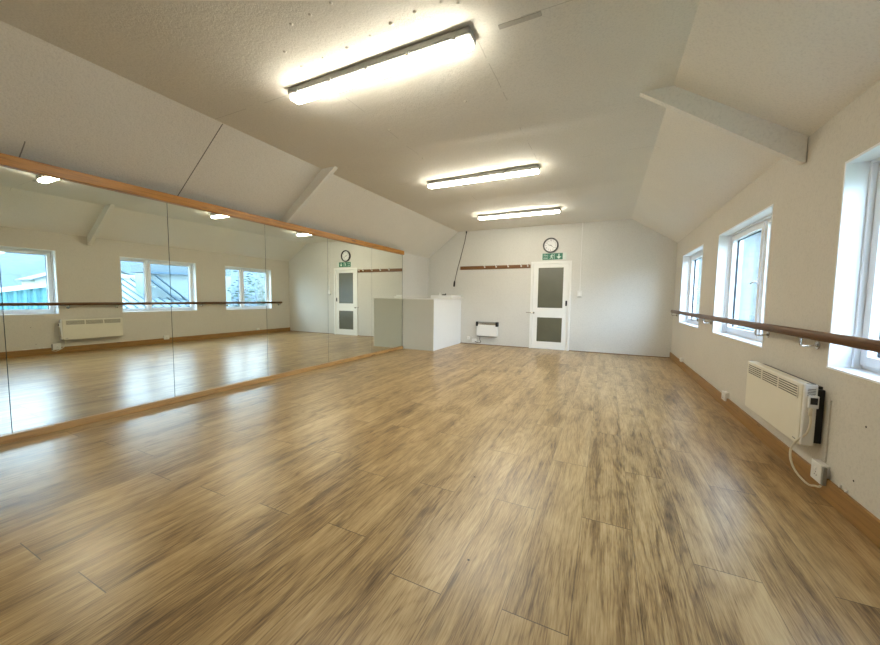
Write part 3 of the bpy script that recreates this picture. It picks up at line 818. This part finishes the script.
# hillside
m = MB(); bm = m.bm
hn = 40; rows = []
for i in range(hn + 1):
    y = -50 + 130 * i / hn
    hgt = 9.5 + 2.2 * math.sin(i * .55) + 1.2 * math.sin(i * 1.7)
    rows.append([bm.verts.new((x, y, z)) for x, z in ((38, GZ - .3), (48, 2.2 + .6 * math.sin(i)), (60, hgt * .75), (75, hgt), (76, GZ - .3))])
for i in range(hn):
    for k in range(4):
        f = bm.faces.new((rows[i][k], rows[i + 1][k], rows[i + 1][k + 1], rows[i][k + 1])); f.smooth = k < 3
bmesh.ops.recalc_face_normals(bm, faces=bm.faces[:])
structure(m.build('hillside', M['hill']), 'hazy blue hillside far outside the windows', 'hill')
# shrubs outside the far window
def shrub(x, y, hgt, w, n, label, seed):
    rnd = random.Random(seed)
    r = empty('garden_shrub', (x, y, GZ), label, 'shrub', 'shrubs outside the far window')
    m = MB(); tips = []
    for k in range(9):
        a = rnd.uniform(0, 2 * PI); q = rnd.uniform(.2, 1) * w; zt = GZ + hgt * rnd.uniform(.6, 1)
        p = [Vector((x, y, GZ)), Vector((x + math.cos(a) * q * .3, y + math.sin(a) * q * .3, GZ + (zt - GZ) * .45)), Vector((x + math.cos(a) * q, y + math.sin(a) * q, zt))]
        s = spline(p, 4); m.tube(s, .02, 6, rs=[.035 - .03 * i / (len(s) - 1) for i in range(len(s))]); tips += s[3:]
    m.build('stems', M['bark'], r)
    m = MB(); bm = m.bm
    for k in range(n):
        c = rnd.choice(tips) + Vector((rnd.gauss(0, .16), rnd.gauss(0, .16), rnd.gauss(0, .16)))
        e = Matrix.Rotation(rnd.uniform(0, 6.28), 3, 'Z') @ Matrix.Rotation(rnd.uniform(-1, 1), 3, 'X'); L = rnd.uniform(.05, .10)
        q = [c + e @ Vector(v) for v in ((-L, 0, 0), (0, -L * .45, L * .15), (L, 0, 0), (0, L * .45, L * .15))]
        bm.faces.new([bm.verts.new(v) for v in q])
    m.build('foliage', M['leaf'], r)
shrub(3.8, 8.6, 3.2, .55, 900, 'leafy shrub seen through the left part of the far window in the mirror', 3)
shrub(4.3, 10.0, 3.1, .6, 950, 'leafy shrub seen through the right part of the far window in the mirror', 5)

# ------------------------------------------------------------------ sky and camera
w = bpy.data.worlds.new('sky'); scene.world = w; w.use_nodes = True
nt = w.node_tree; nt.nodes.clear()
out = nt.nodes.new('ShaderNodeOutputWorld'); bg = nt.nodes.new('ShaderNodeBackground')
tc = nt.nodes.new('ShaderNodeTexCoord'); sp = nt.nodes.new('ShaderNodeSeparateXYZ'); rp = nt.nodes.new('ShaderNodeValToRGB')
nt.links.new(tc.outputs['Generated'], sp.inputs[0]); nt.links.new(sp.outputs[2], rp.inputs[0])
rp.color_ramp.elements[0].position = 0.0; rp.color_ramp.elements[0].color = (.68, .82, 1, 1)
rp.color_ramp.elements[1].position = 0.6; rp.color_ramp.elements[1].color = (.52, .70, 1, 1)
nt.links.new(rp.outputs[0], bg.inputs[0]); bg.inputs[1].default_value = SKY
nt.links.new(bg.outputs[0], out.inputs[0])

for y0, y1 in WIN:      # sky portals in the window openings, so the daylight samples cleanly
    l = bpy.data.lights.new('window_portal', 'AREA'); l.shape = 'RECTANGLE'; l.size = y1 - y0; l.size_y = WZ1 - WZ0
    l.cycles.is_portal = True
    o = bpy.data.objects.new('window_portal', l); C.objects.link(o)
    o.location = (XR + T + .02, (y0 + y1) / 2, (WZ0 + WZ1) / 2)
    o.rotation_euler = (PI / 2, 0, PI / 2)

cam = bpy.data.cameras.new('camera'); co = bpy.data.objects.new('camera', cam); C.objects.link(co)
YAW, PITCH, ROLL, F = 0.4439, -0.0698, 0.0121, 347.58
cy, sy = math.cos(YAW), math.sin(YAW)
fw = Vector((-sy * math.cos(PITCH), cy * math.cos(PITCH), math.sin(PITCH)))
rt = Vector((cy, sy, 0)); up = rt.cross(fw)
r2 = rt * math.cos(ROLL) + up * math.sin(ROLL); u2 = -rt * math.sin(ROLL) + up * math.cos(ROLL)
co.matrix_world = Matrix(((r2.x, u2.x, -fw.x, 0), (r2.y, u2.y, -fw.y, 0), (r2.z, u2.z, -fw.z, 1.2), (0, 0, 0, 1)))
cam.sensor_width = 36; cam.lens = F * 36 / 880; cam.clip_start = 0.02; cam.clip_end = 300
scene.camera = co

vs = scene.view_settings
vs.view_transform = 'Standard'; vs.look = 'None'; vs.gamma = 1; vs.use_curve_mapping = False
vs.exposure = EXPOSURE
scene.cycles.max_bounces = 12; scene.cycles.diffuse_bounces = 6; scene.cycles.glossy_bounces = 6; scene.cycles.transparent_max_bounces = 16
scene.cycles.sample_clamp_indirect = 8.0
